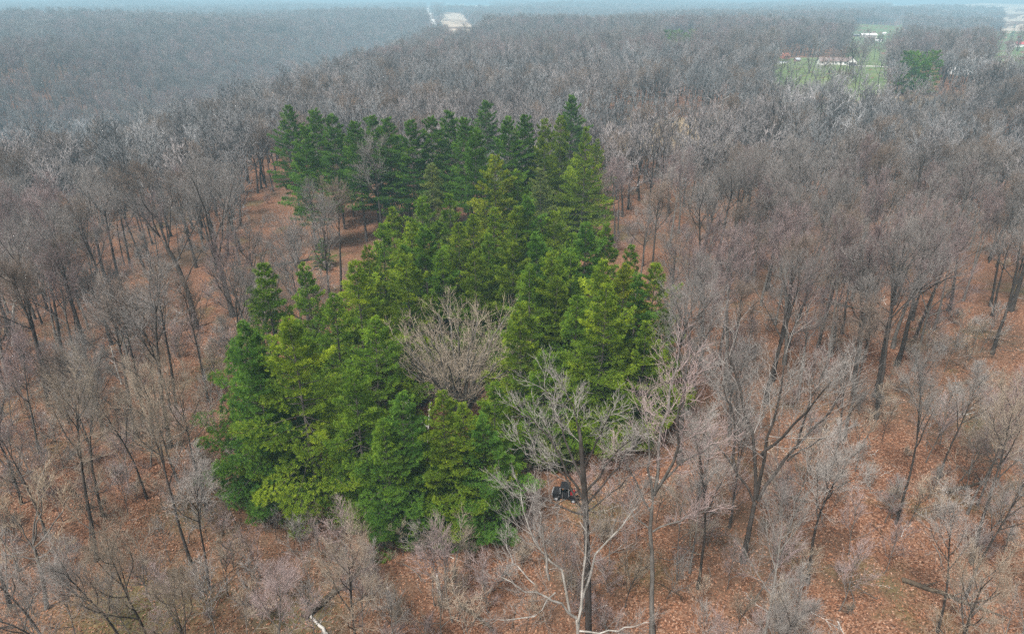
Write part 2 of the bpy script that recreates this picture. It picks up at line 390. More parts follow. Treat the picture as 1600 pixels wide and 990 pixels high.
def pine(seed, Ht=22, rad=3.8, clear=.04, dens=1.0, top=.5, nblade=11, lod=0):
    rng = np.random.default_rng(seed)
    P0 = poly(rng, np.zeros((1, 3)), np.array([[0, 0, 1.0]]), np.array([Ht * .985]), 10, .012, .05); P0[:, 0, 2] = -.4
    R0 = (.011 * Ht * (1 - .93 * np.linspace(0, 1, 11)))[None]
    st = .98 if lod == 0 else 1.1
    zs = np.arange(Ht * clear + .4, Ht * .985, st); nb = 5
    z = (zs[:, None] + rng.normal(size=(len(zs), nb)) * .16).ravel(); f = np.clip(z / Ht, 0, .995)
    az = (np.arange(len(zs))[:, None] * 1.1 + np.arange(nb)[None] * 2 * np.pi / nb + rng.normal(size=(len(zs), nb)) * .25).ravel()
    lobes = 1 + .20 * np.sin(az * 2 + rng.random() * 6 + z * .35) + .12 * np.sin(az * 3 + z * .8 + rng.random() * 6)
    prof = np.where(f > .30, ((1 - f) / .70) ** top, 1 - .25 * ((.30 - f) / .30) ** 1.5)
    L = rad * prof * lobes * (.62 + .62 * rng.random(len(z))) + .25
    if clear > .15: L *= .55 + .45 * sstep(0, .25, (f - clear))
    keep = rng.random(len(z)) > (.08 if clear < .15 else .12); z, f, az, L = z[keep], f[keep], az[keep], L[keep]
    el = R(-8) + R(52) * np.clip((f - .35) / .65, 0, 1) ** 1.3 + rng.normal(size=len(z)) * R(6)
    D = np.stack([np.cos(az) * np.cos(el), np.sin(az) * np.cos(el), np.sin(el)], 1)
    t0 = np.clip(z / (Ht * .985), 0, .999)[None]; base = interp(P0, t0)[0][0]
    PB = poly(rng, base, D, L, 4, .05, .05); RB = np.clip(L * .014, .012, .06)[:, None] * np.linspace(1, .3, 5)[None]
    tm = tube_mesh("trunk", [(P0, R0, 8 if lod == 0 else 5)], BARK_PINE)
    bm_ = tube_mesh("branches", [(PB, RB, 3)], BARK_PINE)
    # needle tufts spread over a flat plume round each branch
    nt_ = np.maximum(4, (L * 21 * dens * (1 if lod == 0 else .45)).astype(int)); bi = np.repeat(np.arange(len(L)), nt_); m = len(bi)
    t = .26 + .76 * rng.random(m) ** .75; t = np.minimum(t, 1.0)
    pos, T, _, _ = interp(PB[bi], t[:, None]); pos, T = pos[:, 0], T[:, 0]
    side = unit(np.cross(T, np.array([0, 0, 1.0]))); w = .36 * L[bi] * np.clip(1.12 - t, 0, 1) ** .7 + .16; s = rng.uniform(-1, 1, m)
    pos = pos + side * (s * w)[:, None] - T * (np.abs(s) * w * .25)[:, None]; pos[:, 2] += rng.normal(size=m) * .10 + .10 * t ** 2 * L[bi] * .3
    dirv = unit(T * 1.0 + side * (s * .9)[:, None] + np.array([0, 0, .34]) + rng.normal(size=(m, 3)) * .22)
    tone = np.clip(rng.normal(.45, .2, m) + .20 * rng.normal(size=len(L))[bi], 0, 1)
    nbld = nblade if lod == 0 else 5; sc = 1.0 if lod == 0 else 1.9
    U, V = frame(dirv, rng); a = np.arange(nbld) * 2 * np.pi / nbld
    spread = .52
    bd = unit(dirv[:, None] + spread * (np.cos(a)[None, :, None] * U[:, None] + np.sin(a)[None, :, None] * V[:, None]) * rng.uniform(.5, 1.2, (m, nbld, 1)))
    bl = .46 * sc * rng.uniform(.7, 1.25, (m, nbld, 1)); tip = pos[:, None] + bd * bl
    wv = unit(np.cross(bd, np.array([0, 0, 1.0]) + .5 * rng.normal(size=(m, nbld, 3)))) * .028 * sc
    mid = pos[:, None] + bd * bl * .35
    v = np.stack([mid - wv, mid + wv, tip], 2).reshape(-1, 3); tri = np.arange(len(v)).reshape(-1, 3)
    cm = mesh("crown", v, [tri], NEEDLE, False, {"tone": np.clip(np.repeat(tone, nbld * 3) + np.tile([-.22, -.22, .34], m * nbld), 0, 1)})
    return tm, bm_, cm

# ------------------------------------------------------------------ tree library
VAR = []    # near bare trees: (trunk, crown, height, description)
def addv(desc, **k): VAR.append((*bare_tree(**k), k['Ht'], desc))
addv("broad crowned bare oak with dark trunk", seed=1, Ht=26, r0=0.38, clear=0.52, nl=10, limb=0.30, lang=58, sub=(7, 6, 5), tw=.0145, matT=BARK_DARK, matC=TW_GREY, bend=.05)
addv("tall slender bare maple with mauve twigs", seed=2, Ht=25, r0=0.26, clear=0.58, nl=10, limb=0.26, lang=40, sub=(8, 6, 5), tw=.0145, matT=BARK_GREY, matC=TW_MAUVE)
addv("bare hickory with upright grey limbs", seed=3, Ht=24, r0=0.28, clear=0.55, nl=9, limb=0.30, lang=38, sub=(7, 6, 5), tw=.0145, matT=BARK_DARK, matC=TW_GREY, upl=.14)
addv("fine twigged bare maple with pinkish crown", seed=4, Ht=21, r0=0.22, clear=0.48, nl=10, limb=0.31, lang=46, sub=(8, 6, 5), tw=.0145, matT=BARK_GREY, matC=TW_MAUVE)
addv("bare tree with pale grey limbs", seed=5, Ht=21, r0=0.24, clear=0.50, nl=9, limb=0.31, lang=50, sub=(7, 6, 5), tw=.0145, matT=BARK_GREY, matC=TW_PALE, bend=.06)
addv("narrow bare tree with thin brown twigs", seed=6, Ht=18, r0=0.17, clear=0.52, nl=9, limb=0.26, lang=40, sub=(7, 6, 5), tw=.0145, matT=BARK_DARK, matC=TW_BROWN)
addv("low forked bare tree with wide crown", seed=7, Ht=19, r0=0.30, clear=0.40, nl=9, limb=0.39, lang=46, sub=(7, 6, 5), tw=.0145, matT=BARK_DARK, matC=TW_GREY, fork=True, bend=.06)
addv("straight trunked bare tree with brown twigs", seed=8, Ht=25, r0=0.27, clear=0.66, nl=9, limb=0.26, lang=46, sub=(7, 6, 5), tw=.0145, matT=BARK_DARK, matC=TW_BROWN, bend=.02)
CLOSE = []
def addc(desc, **k): CLOSE.append((*bare_tree(**k), k['Ht'], desc))
addc("slender bare tree with fine grey twigs", seed=31, Ht=21, r0=.15, clear=0.50, nl=11, limb=0.24, lang=38, sub=(8, 7, 5), tw=.009, matT=BARK_DARK, matC=TL_GREY, bend=.05, sl=.46)
addc("bare tree with fine pinkish twigs", seed=32, Ht=19, r0=.13, clear=0.46, nl=11, limb=0.26, lang=40, sub=(8, 7, 5), tw=.008, matT=BARK_GREY, matC=TL_PINK, bend=.05, sl=.46)
addc("open bare tree with pale crooked branches", seed=33, Ht=17, r0=.14, clear=0.44, nl=9, limb=0.30, lang=46, sub=(7, 6, 5), tw=.009, matT=BARK_GREY, matC=TL_GREY, bend=.08, sl=.46)
addc("dark trunked bare tree with brown twigs", seed=34, Ht=22, r0=.19, clear=0.55, nl=10, limb=0.26, lang=42, sub=(8, 7, 5), tw=.009, matT=BARK_DARK, matC=TL_TAN, bend=.05, sl=.46)
SAP = []
def adds(desc, **k): SAP.append((*bare_tree(**k), k['Ht'], desc))
adds("thin sapling with pale grey twigs", seed=21, Ht=7.5, r0=.055, clear=.2, nl=11, limb=.42, lang=46, sub=(6, 5, 0), tw=.013, matT=BARK_GREY, matC=TL_GREY, bend=.05)
adds("slim bare sapling with mauve twigs", seed=22, Ht=9, r0=.06, clear=.25, nl=12, limb=.36, lang=42, sub=(6, 6, 0), tw=.013, matT=BARK_GREY, matC=TL_PINK, bend=.05)
adds("bushy bare sapling with brown twigs", seed=23, Ht=6, r0=.05, clear=.15, nl=10, limb=.48, lang=50, sub=(6, 5, 0), tw=.013, matT=BARK_DARK, matC=TL_TAN, bend=.07)
adds("crooked sapling with pale tan branches", seed=24, Ht=8, r0=.07, clear=.2, nl=9, limb=.5, lang=55, sub=(6, 6, 0), tw=.013, matT=BARK_GREY, matC=TL_TAN, bend=.09)
# mid and far versions for the mass of the wood
proto = bpy.data.collections.new("tree_kinds")      # not linked to the scene: only what the wood is made of
def proto_obj(name, sets_meshes):
    """join trunk and crown meshes into one prototype object"""
    vs, qs, ts, mq, mt, o, mats = [], [], [], [], [], 0, []
    out = bpy.data.meshes.new(name)
    import bmesh
    bm = bmesh.new()
    for i, me in enumerate(sets_meshes):
        n0 = len(bm.faces); bm.from_mesh(me); bm.faces.ensure_lookup_table()
        for f in bm.faces[n0:]: f.material_index = i
        out.materials.append(me.materials[0])
    bm.to_mesh(out); bm.free()
    o = bpy.data.objects.new(name, out); proto.objects.link(o); return o
MID = [proto_obj("wood_tree", bare_tree(seed=40 + i, Ht=h_, r0=r_, clear=c_, nl=8, limb=.40, lang=a_, sub=(7, 6, 4), tw=.022, matT=BARK_DARK, matC=m_, lod=1, twlen=1.15))
       for i, (h_, r_, c_, a_, m_) in enumerate([(24, .32, .45, 54, TW_GREY), (22, .24, .45, 44, TW_MAUVE), (20, .24, .4, 48, TW_GREY), (19, .2, .38, 48, TW_MAUVE), (21, .25, .5, 44, TW_BROWN), (18, .22, .4, 50, TW_PALE)])]
FAR = [proto_obj("distant_tree", bare_tree(seed=60 + i, Ht=h_, r0=.34, clear=.30, nl=8, limb=.44, lang=a_, sub=(5, 5, 0), tw=.065, matT=BARK_DARK, matC=TW_FAR, lod=1))
       for i, (h_, a_) in enumerate([(22, 52), (20, 46), (23, 42), (18, 54)])]
SHR = [proto_obj("brush", bare_tree(seed=80 + i, Ht=h_, r0=.03, clear=.08, nl=11, limb=.62, lang=52, sub=(7, 5, 0), tw=.0085, matT=BARK_GREY, matC=m_, lod=1, bend=.12))
       for i, (h_, m_) in enumerate([(2.6, TL_PINK), (3.2, TL_GREY), (2.0, TL_TAN), (3.4, TL_PINK)])]

def scatter(name, protos, pos, rot, scl, var, **tags):
    """one object of kind stuff made of many small copies"""
    me = bpy.data.meshes.new(name); me.vertices.add(len(pos)); me.vertices.foreach_set("co", np.asarray(pos, np.float32).ravel())
    for k, ty, v in (("rot", 'FLOAT_VECTOR', rot), ("scl", 'FLOAT_VECTOR', scl), ("var", 'INT', var)):
        a = me.attributes.new(k, ty, 'POINT'); a.data.foreach_set("vector" if ty != 'INT' else "value", np.asarray(v, np.float32 if ty != 'INT' else np.int32).ravel())
    o = link(name, me); ng = bpy.data.node_groups.new(name, 'GeometryNodeTree')
    ng.interface.new_socket("Geometry", in_out='INPUT', socket_type='NodeSocketGeometry'); ng.interface.new_socket("Geometry", in_out='OUTPUT', socket_type='NodeSocketGeometry')
    gi, gout = ng.nodes.new("NodeGroupInput"), ng.nodes.new("NodeGroupOutput"); ip = ng.nodes.new("GeometryNodeInstanceOnPoints"); jn = ng.nodes.new("GeometryNodeJoinGeometry")
    for p in protos:
        oi = ng.nodes.new("GeometryNodeObjectInfo"); oi.inputs['Object'].default_value = p; oi.inputs['As Instance'].default_value = True
        ng.links.new(oi.outputs['Geometry'], jn.inputs[0])
    def attr(nm, ty):
        a = ng.nodes.new("GeometryNodeInputNamedAttribute"); a.data_type = ty; a.inputs['Name'].default_value = nm
        return [s for s in a.outputs if s.enabled and s.name == 'Attribute'][0]
    er = ng.nodes.new("FunctionNodeEulerToRotation")
    ng.links.new(attr("rot", 'FLOAT_VECTOR'), er.inputs[0]); ng.links.new(er.outputs[0], ip.inputs['Rotation'])
    ng.links.new(attr("scl", 'FLOAT_VECTOR'), ip.inputs['Scale']); ng.links.new(attr("var", 'INT'), ip.inputs['Instance Index'])
    ip.inputs['Pick Instance'].default_value = True
    ng.links.new(gi.outputs[0], ip.inputs['Points']); ng.links.new(jn.outputs[0], ip.inputs['Instance']); ng.links.new(ip.outputs[0], gout.inputs[0])
    md = o.modifiers.new("scatter", 'NODES'); md.node_group = ng
    tag(o, kind="stuff", **tags); return o

def put_tree(name, loc, rz, s, parts, label, cat, group=None, lean=(0, 0), color=None):
    o = empty(name, loc, rz); o.scale = s if hasattr(s, '__len__') else (s, s, s); o.rotation_euler = (lean[0], lean[1], rz)
    for nm, me in parts:
        c = link(nm, me, o)
        if color is not None: c.color = (*color, 1)
    tag(o, label, cat, group); return o
rg = np.random.default_rng(7)

# ------------------------------------------------------------------ pines
PV = [pine(101, 22, 5.6, top=1.0), pine(102, 22, 6.2, top=.98), pine(103, 22, 5.2, top=1.05), pine(104, 22, 6.0, top=.92), pine(105, 22, 6.6, top=1.0), pine(106, 22, 5.9, top=.88), pine(107, 22, 5.4, top=1.02)]
PB_ = [pine(111, 27, 6.0, clear=.20, top=.60, dens=1.2), pine(112, 27, 5.5, clear=.28, top=.6, dens=1.2), pine(113, 27, 6.2, clear=.24, top=.65, dens=1.2)]
G_MID, G_DEEP, G_YEL, G_GREY, G_BRT = (.125, .215, .028), (.090, .185, .032), (.180, .225, .024), (.170, .220, .075), (.160, .235, .026)
PINES = []   # x, y, keep-out radius
STAND = [  # apex x, apex y, height, variant, colour, label, group
    (412, 408, 23.5, 0, G_MID, "tall dark green pine at the stand's edge facing the leaning oaks", None),
    (478, 412, 20, 2, G_MID, "narrow pine tucked behind the stand's front corner", None),
    (378, 500, 22, 3, G_DEEP, "blue green pine on the outer corner of the stand", None),
    (456, 490, 24, 1, G_BRT, "bright layered pine with full skirt at the stand's corner", None),
    (553, 405, 23, 0, G_BRT, "light topped pine rising above the stand's corner group", None),
    (515, 455, 21, 2, G_MID, "dark pine wedged between the bright layered pine and light topped pine", None),
    (580, 498, 20, 2, G_MID, "pine with pale tan cones at its tip", None),
    (552, 572, 19, 3, G_MID, "deep green pine at the stand's front edge over brush", None),
    (622, 618, 17, 0, G_DEEP, "pine beside the broken dead snags", None),
    (690, 612, 17.5, 4, G_BRT, "broad bright pine skirted to the ground on the front edge", None),
    (755, 650, 15, 2, G_DEEP, "dark pine between broad bright pine and grey bare tree", None),
    (815, 470, 20.5, 1, G_BRT, "bright pine beside the fan shaped bare tree", None),
    (903, 460, 20, 2, G_MID, "blue green pine between bright pine and golden pine", None),
    (975, 408, 23, 1, G_YEL, "golden edge pine beside the orange leaf slope", None),
    (1022, 408, 22.5, 4, G_BRT, "full green pine on the stand's edge beside orange leaf slope", None),
    (635, 395, 22, 4, G_BRT, "bright pine overhanging the fan shaped bare tree", None),
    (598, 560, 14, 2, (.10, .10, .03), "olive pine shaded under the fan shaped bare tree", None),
    (675, 252, 25, 4, G_GREY, "pale grey green pine between the two pine rows", None),
    (772, 240, 25.5, 1, G_YEL, "golden tall pine standing above the middle rows", None),
    (500, 372, 7, 3, G_DEEP, "small lone pine in the gap beside the fallen log", None),
    (848, 262, 20, 2, G_GREY, "thin grey pine behind the middle rows", None),
]
FRONT2 = [(392, 556, 19, 3, G_DEEP, 'dark pine at the foot of the bright layered pine'), (722, 628, 16.5, 1, G_BRT, 'bright pine joined to the broad bright pine'), (600, 655, 15, 4, G_MID, 'short full pine at the foot of the front edge'), (770, 600, 15, 0, G_MID, 'pine at the foot of the fan shaped bare tree'), (850, 545, 16, 3, G_MID, 'short pine under the bright pine and grey bare tree'), (940, 520, 16, 4, G_MID, 'short full pine below the golden pine'), (1010, 500, 18, 3, G_BRT, 'green pine at the foot of the golden pine'), (870, 600, 12, 2, G_GREY, 'young pale pine behind the tall grey tree')]
for a_ in FRONT2: STAND.append((*a_, None))
MIDROW = [(590, 345), (655, 308), (612, 322), (735, 332), (700, 300), (770, 322), (802, 318), (830, 305), (868, 328), (720, 345), (665, 350), (760, 365), (800, 372), (845, 365), (895, 362), (950, 345), (915, 345), (985, 380), (900, 392), (860, 395), (690, 385), (830, 410), (940, 400), (575, 380), (810, 265), (640, 345), (745, 390), (1000, 425), (945, 440), (870, 430)]
PLM = [(590, 350, "at the stand's side facing the gap with the fallen log"), (655, 320, "beside the pale grey green pine"), (735, 310, "between the pale grey green pine and the golden tall pine"), (800, 310, "beside the golden tall pine"), (860, 330, "beside the thin grey pine"), (950, 350, "at the stand's side facing the grass glade"),
       (680, 380, "next to the bright overhanging pine"), (760, 380, "right behind the crown of the fan shaped tree"), (850, 385, "between the fan shaped tree and the golden edge pine"), (920, 400, "close behind the blue green pine"), (985, 400, "close beside the golden edge pine")]
for i, (px, py) in enumerate(MIDROW):
    ci = (i * 3 + i // 4) % 5
    near = min(PLM, key=lambda q_: math.hypot(q_[0] - px, (q_[1] - py) * 1.6))[2]
    STAND.append((px, py, 22 + 1.5 * math.sin(i * 2.1), i % 5, [G_MID, G_BRT, G_DEEP, G_MID, (.125, .185, .022)][ci], f"{['mid green', 'bright yellowish', 'deep green', 'mid green', 'olive green'][ci]} full pine {near}", "pines in the middle of the stand"))
for i, (px, py, h_, v, c, lab, grp) in enumerate(STAND):
    p = at(px, py, h_); s = h_ / 22.0; w = s * (1.0 if h_ > 18 else 1.12)
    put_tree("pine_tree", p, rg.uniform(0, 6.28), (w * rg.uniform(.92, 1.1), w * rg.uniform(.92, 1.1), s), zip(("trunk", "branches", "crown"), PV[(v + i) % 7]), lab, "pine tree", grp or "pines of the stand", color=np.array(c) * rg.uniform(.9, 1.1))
    PINES.append((p[0], p[1], 3.6 * w))
ORD = 'first second third fourth fifth sixth seventh eighth ninth tenth eleventh twelfth thirteenth fourteenth fifteenth sixteenth seventeenth eighteenth nineteenth twentieth twenty-first twenty-second twenty-third twenty-fourth'.split()
BACK = [(447, 168), (488, 173), (520, 182), (470, 200), (556, 192), (578, 184), (607, 188), (640, 190), (672, 186), (698, 176), (728, 186), (762, 160), (798, 186), (822, 182), (852, 186), (878, 178), (915, 196), (932, 215), (880, 222), (903, 238), (540, 215), (620, 215), (742, 205), (845, 215)]
for i, (px, py) in enumerate(BACK):
    h_ = 28.0 if py < 210 else 21.0; p = at(px, py, h_); s = h_ / 27; full = px > 830
    tr = PV[(i * 2) % 5] if full else PB_[i % 3]
    if full: s = h_ / 22
    rank = sorted(q_[0] for q_ in BACK).index(px); lab = ("full skirted tall pine, " if full else "tall dark pine with bare lower trunk, ") + ORD[rank] + " along the back row from the leaning oaks"
    put_tree("pine_tree", p, rg.uniform(0, 6.28), (s * (.85 if full else 1), s * (.85 if full else 1), s), zip(("trunk", "branches", "crown"), tr), lab, "pine tree", "pines of the back row with full skirts" if full else "pines of the back row", color=np.array(G_DEEP if not full else G_BRT) * rg.uniform(.85, 1.08))
    PINES.append((p[0], p[1], 4.2))
p = at(895, 152, 29.5)
put_tree("pine_tree", p, 1, (1.0, 1.0, 29.5 / 27), zip(("trunk", "branches", "crown"), PB_[0]), "round topped dark pine poking above the back row", "pine tree", "pines of the back row", color=G_DEEP); PINES.append((p[0], p[1], 3))
PFAR = [pine(121, 16, 4.6, top=.35, lod=1, dens=1.0), pine(122, 14, 4.2, top=.3, lod=1)]
for cx, cy, hh, lab in ((1064, 46, 24, "dark evergreen in the round clump before the pale roofed shed"), (1441, 80, 22, "dark evergreen in the clump beyond the house driveway")):
    for j, (dx, dy, k) in enumerate(((-20, 4, 0), (0, 0, 1), (18, 3, 0), (8, 5, 1), (-10, 5, 0))):
        p = at(cx + dx, cy + dy, hh); s = hh / 16
        put_tree("evergreen_tree", p, j * 1.3, (s * 1.05, s * 1.05, s), zip(("trunk", "branches", "crown"), PFAR[k]), lab, "evergreen tree", "evergreens" + lab[14:], color=np.array(G_DEEP) * (.8 + .1 * j)); PINES.append((p[0], p[1], 5))
FARPINE = [(735, 14), (728, 16), (742, 18), (748, 21), (1586, 39), (1583, 50)]
for j, (px, py) in enumerate(FARPINE):
    p = at(px, py, 14 if j < 4 else 8); s = 1.0 if j < 4 else .55
    put_tree("evergreen_tree", p, j, (s * 1.5, s * 1.5, s), zip(("trunk", "branches", "crown"), PFAR[j % 2]), "dark evergreen beside the stubble field by the road" if j < 4 else "small dark evergreen on the lawn behind the red roofed barn", "evergreen tree", "evergreens by the stubble field" if j < 4 else "evergreens by the red roofed barn", color=(.035, .07, .035)); PINES.append((p[0], p[1], 5))

# ------------------------------------------------------------------ particular bare trees, limbs placed where the photo shows them
HEROES = []
def hero(name, label, base, h_, trunk, limbs, r0, matT, matC, seed, sub=(8, 7, 5), tw=.011, sl=.34, depth=None, cat="tree"):
    """base pixel, trunk and limb polylines in pixels on the upright plane through the base (limbs then swung to various depths)"""
    b = at(*base); rng = np.random.default_rng(seed)
    tp = [at_y(px, py, b[1]) - b for px, py in trunk]; tp = [np.array([0, 0, -.5])] + [np.array(t) for t in tp]
    lp = []
    for i, l in enumerate(limbs):
        pts = [at_y(px, py, b[1]) - b for px, py in l]; o = pts[0]; k = rng.uniform(-.55, .55) if depth is None else depth[i]
        tot = np.linalg.norm(pts[-1] - o); lp.append([o] + [p_ + np.array([0, k * np.linalg.norm(p_ - o), 0]) for p_ in pts[1:]])
    n = 8; t = np.linspace(0, len(tp) - 1, n); i = np.clip(t.astype(int), 0, len(tp) - 2); g = (t - i)[:, None]; tp = np.array(tp); tp = tp[i] * (1 - g) + tp[i + 1] * g
    tm, cm = bare_tree(seed=seed, Ht=h_, r0=r0, sub=sub, tw=tw, matT=matT, matC=matC, trunkpts=tp, limbpts=lp, sl=sl)
    put_tree(name, b, 0, 1, (("trunk", tm), ("crown", cm)), label, cat, "singular bare trees"); HEROES.append((b[0], b[1], 3.0)); return b
# fan-shaped many-stemmed tree inside the stand
def fan_tree():
    b = at(720, 668); rng = np.random.default_rng(301); limbs = []
    for i in range(30):
        ph = i * 2.4; th = R(8 + 62 * math.sqrt((i + .5) / 30)); e = np.array([10.2 * math.sin(th) * math.cos(ph), 8.0 * math.sin(th) * math.sin(ph), 5.0 + 13.2 * math.cos(th * .85)]) * rng.uniform(.9, 1.05)
        o = np.array([.35 * math.cos(ph), .35 * math.sin(ph), 1.2 + .8 * rng.random()]); limbs.append([o, o * .45 + e * .55 * np.array([.78, .78, 1.0]), e])
    tm, cm = bare_tree(seed=301, Ht=19, r0=.42, sub=(8, 6, 3), tw=.017, matT=BARK_GREY, matC=TL_TAN, trunkpts=[(0, 0, -.5), (0, 0, .4), (.05, 0, 1.2), (.05, .05, 2.2)], limbpts=limbs, sl=.27)
    put_tree("bare_tree", b, 0, 1, (("trunk", tm), ("crown", cm)), "fan shaped many stemmed bare tree with tan branches enclosed by pines", "tree", "singular bare trees"); HEROES.append((b[0], b[1], 4.0))
fan_tree()
hero("bare_tree", "tall grey tree with dark straight trunk in front of the off-road vehicle", (920, 1012), 26, [(920, 985), (918, 880), (915, 790), (910, 720), (905, 660)],
     [[(916, 800), (870, 745), (800, 712)], [(915, 790), (860, 700), (815, 660)], [(914, 770), (880, 690), (850, 640)], [(912, 740), (905, 660), (885, 612)], [(912, 730), (935, 660), (950, 615)], [(914, 770), (955, 700), (985, 650)], [(915, 790), (970, 740), (1010, 690)], [(916, 805), (850, 790), (780, 775)], [(916, 800), (975, 775), (1005, 745)]],
     .33, BARK_DARK, TL_GREY, 302, sub=(7, 6, 5), tw=.016)
hero("bare_tree", "white limbed tree with crooked bare branches beside the dark straight trunk", (903, 1062), 20, [(903, 1030), (903, 985), (900, 960)],
     [[(900, 965), (868, 925), (835, 912), (775, 868)], [(890, 955), (875, 900), (848, 880), (828, 850), (812, 790)], [(868, 925), (840, 948), (790, 945), (775, 942)], [(903, 970), (910, 930), (918, 880), (922, 842), (905, 825)], [(903, 980), (930, 900), (985, 855), (1010, 835)], [(858, 905), (850, 850), (845, 800), (838, 770)], [(905, 985), (960, 970), (1015, 940)], [(835, 912), (800, 890), (790, 850)]],
     .19, BARK_PALE, TL_GREY, 303, sub=(8, 7, 4), tw=.011, depth=[-.2, .2, -.35, .1, .3, -.2, -.3, .3])
hero("bare_tree", "grey barked tree with pinkish twigs on orange leaves between the pale trees", (1020, 990), 24, [(1018, 940), (1020, 880), (1015, 820), (1022, 770)],
     [[(1018, 800), (985, 740), (960, 700)], [(1022, 775), (1040, 700), (1065, 640), (1080, 600)], [(1022, 770), (1060, 720), (1100, 690), (1120, 670)], [(1020, 780), (1015, 700), (1005, 640)], [(1020, 830), (1070, 790), (1110, 765)], [(1018, 830), (975, 800), (945, 790)], [(1022, 772), (1050, 680), (1040, 600), (1050, 560)]],
     .24, BARK_GREY, TL_PINK, 304, tw=.016)
hero("bare_tree", "dark forked tree with limbs spread like a candelabra over orange leaves", (1160, 878), 24, [(1168, 840), (1176, 800), (1180, 778)],
     [[(1178, 785), (1150, 735), (1125, 710), (1095, 690)], [(1180, 780), (1185, 700), (1165, 620), (1150, 555)], [(1182, 775), (1195, 690), (1212, 620), (1222, 540)], [(1184, 782), (1215, 740), (1245, 700), (1300, 650), (1335, 600)], [(1190, 710), (1210, 680), (1240, 600), (1262, 545)], [(1150, 735), (1150, 660), (1130, 600)], [(1230, 720), (1290, 705), (1340, 700)], [(1245, 700), (1270, 620), (1300, 560)]],
     .30, BARK_DARK, TL_GREY, 305, tw=.016)
hero("bare_tree", "stout dark oak leaning out with a crooked low limb beside the pines", (364, 494), 25, [(356, 462), (345, 420), (335, 395)],
     [[(342, 410), (318, 385), (300, 378)], [(337, 400), (330, 350), (322, 300), (310, 262)], [(340, 405), (352, 372), (358, 340), (372, 290)], [(335, 398), (300, 350), (275, 300)], [(334, 380), (345, 330), (350, 275)], [(300, 378), (280, 360), (262, 330)], [(330, 350), (290, 310), (290, 270)], [(352, 372), (380, 350), (395, 320)]],
     .50, BARK_DARK, TW_GREY, 306, tw=.016)
hero("bare_tree", "stout dark oak leaning over, second of the pair beside the pines", (307, 512), 25, [(298, 470), (284, 430), (268, 398), (250, 370)],
     [[(284, 430), (250, 412), (215, 395)], [(268, 398), (240, 350), (215, 320)], [(262, 390), (262, 330), (255, 280)], [(275, 410), (295, 360), (300, 310)], [(250, 370), (225, 330), (190, 300)], [(250, 370), (240, 320), (235, 285)], [(290, 440), (310, 400), (325, 370)]],
     .48, BARK_DARK, TW_GREY, 307, tw=.016)
hero("bare_tree", "bone white sycamore with tangled limbs standing out of the mauve wood", (20, 540), 20, [(20, 500), (22, 470)],
     [[(22, 478), (5, 440), (-8, 395)], [(22, 475), (18, 430), (12, 392)], [(22, 470), (32, 430), (40, 400)], [(22, 472), (50, 440), (66, 410)], [(22, 480), (45, 460), (75, 450)], [(22, 478), (-5, 460), (-30, 440)], [(22, 474), (28, 440), (25, 405)]],
     .30, BARK_PALE, BARK_PALE, 308, sub=(6, 5, 4), tw=.016)
hero("bare_tree", "straw coloured bushy tree arching beside the pine skirts", (235, 728), 11, [(236, 715), (238, 700)],
     [[(238, 705), (205, 670), (188, 690)], [(238, 700), (205, 660), (185, 668)], [(238, 700), (215, 650), (210, 640)], [(238, 700), (235, 655), (232, 640)], [(238, 700), (265, 660), (275, 648)], [(238, 705), (280, 680), (300, 672)], [(238, 706), (215, 700), (195, 715)]],
     .14, BARK_GREY, TW_TAN, 309, sub=(8, 6, 4), tw=.016)
hero("bare_tree", "pale dead looking tree with mossy fanned limbs near the grass patch", (72, 950), 18, [(68, 910), (58, 870), (52, 850)],
     [[(54, 860), (25, 815), (5, 790)], [(52, 850), (40, 800), (30, 770)], [(52, 850), (55, 795), (60, 765)], [(54, 855), (85, 815), (95, 785)], [(58, 870), (95, 850), (120, 835)], [(58, 872), (20, 860), (-10, 850)]],
     .20, BARK_GREY, TW_TAN, 310, sub=(7, 6, 4), tw=.016)

# ------------------------------------------------------------------ logs, stumps, snags
DEADPALE = bark("weathered_wood", (.30, .28, .25), (.52, .50, .46), 2.5, .05)
ROT = bark("rotten_wood", (.035, .028, .022), (.10, .078, .055), 2.5, .05)
def log(a, b, r, mat, label, name="fallen_log", cat="log", stubs=5, seed=0, raise_=0.0):
    A, B = at(*a), at(*b); rng = np.random.default_rng(seed); n = 10; t = np.linspace(0, 1, n)[:, None]; P = A * (1 - t) + B * t; P[:, 2] = ground(P[:, 0], P[:, 1]) + r * .75 + raise_ * t[:, 0]
    P[:, :2] += rng.normal(size=(n, 2)) * r * .25; Rd = r * np.linspace(1, .55, n)[None]
    o = empty(name, A); pl = P[None] - A
    link("trunk", tube_mesh("trunk", [(pl, Rd, 9)], mat), o)
    Q, Rq = children(rng, pl, Rd, stubs, .25, .98, 60, lambda Lp, t: Lp * .16 + .4, 3, .12, .05, .05, .02)
    Q[:, :, 2] = np.maximum(Q[:, :, 2], .03)
    link("broken_branches", tube_mesh("broken_branches", [(Q, Rq, 5)], mat), o); tag(o, label, cat); return o
log((474, 968), (590, 872), .30, ROT, "long dark rotting log lying across the leaf litter", seed=1)
log((512, 992), (478, 955), .17, DEADPALE, "short bleached log end beside the long dark log", seed=2, stubs=2)
log((1405, 905), (1560, 962), .26, ROT, "dark fallen trunk lying under grey brush on the slope", seed=3)
log((1198, 770), (1262, 785), .12, ROT, "thin dark fallen trunk behind the candelabra tree", seed=4)
log((1285, 472), (1372, 488), .28, ROT, "dark fallen trunk lying level among the trunks of the wood", seed=5)
log((428, 416), (492, 405), .35, ROT, "dark fallen log in the gap beside the small lone pine", seed=6)
log((720, 945), (775, 988), .22, ROT, "rotting log half buried by brush near the white limbed tree", seed=7)
log((1480, 770), (1545, 752), .2, ROT, "mossy dark log among the mauve brush on the slope", seed=8)
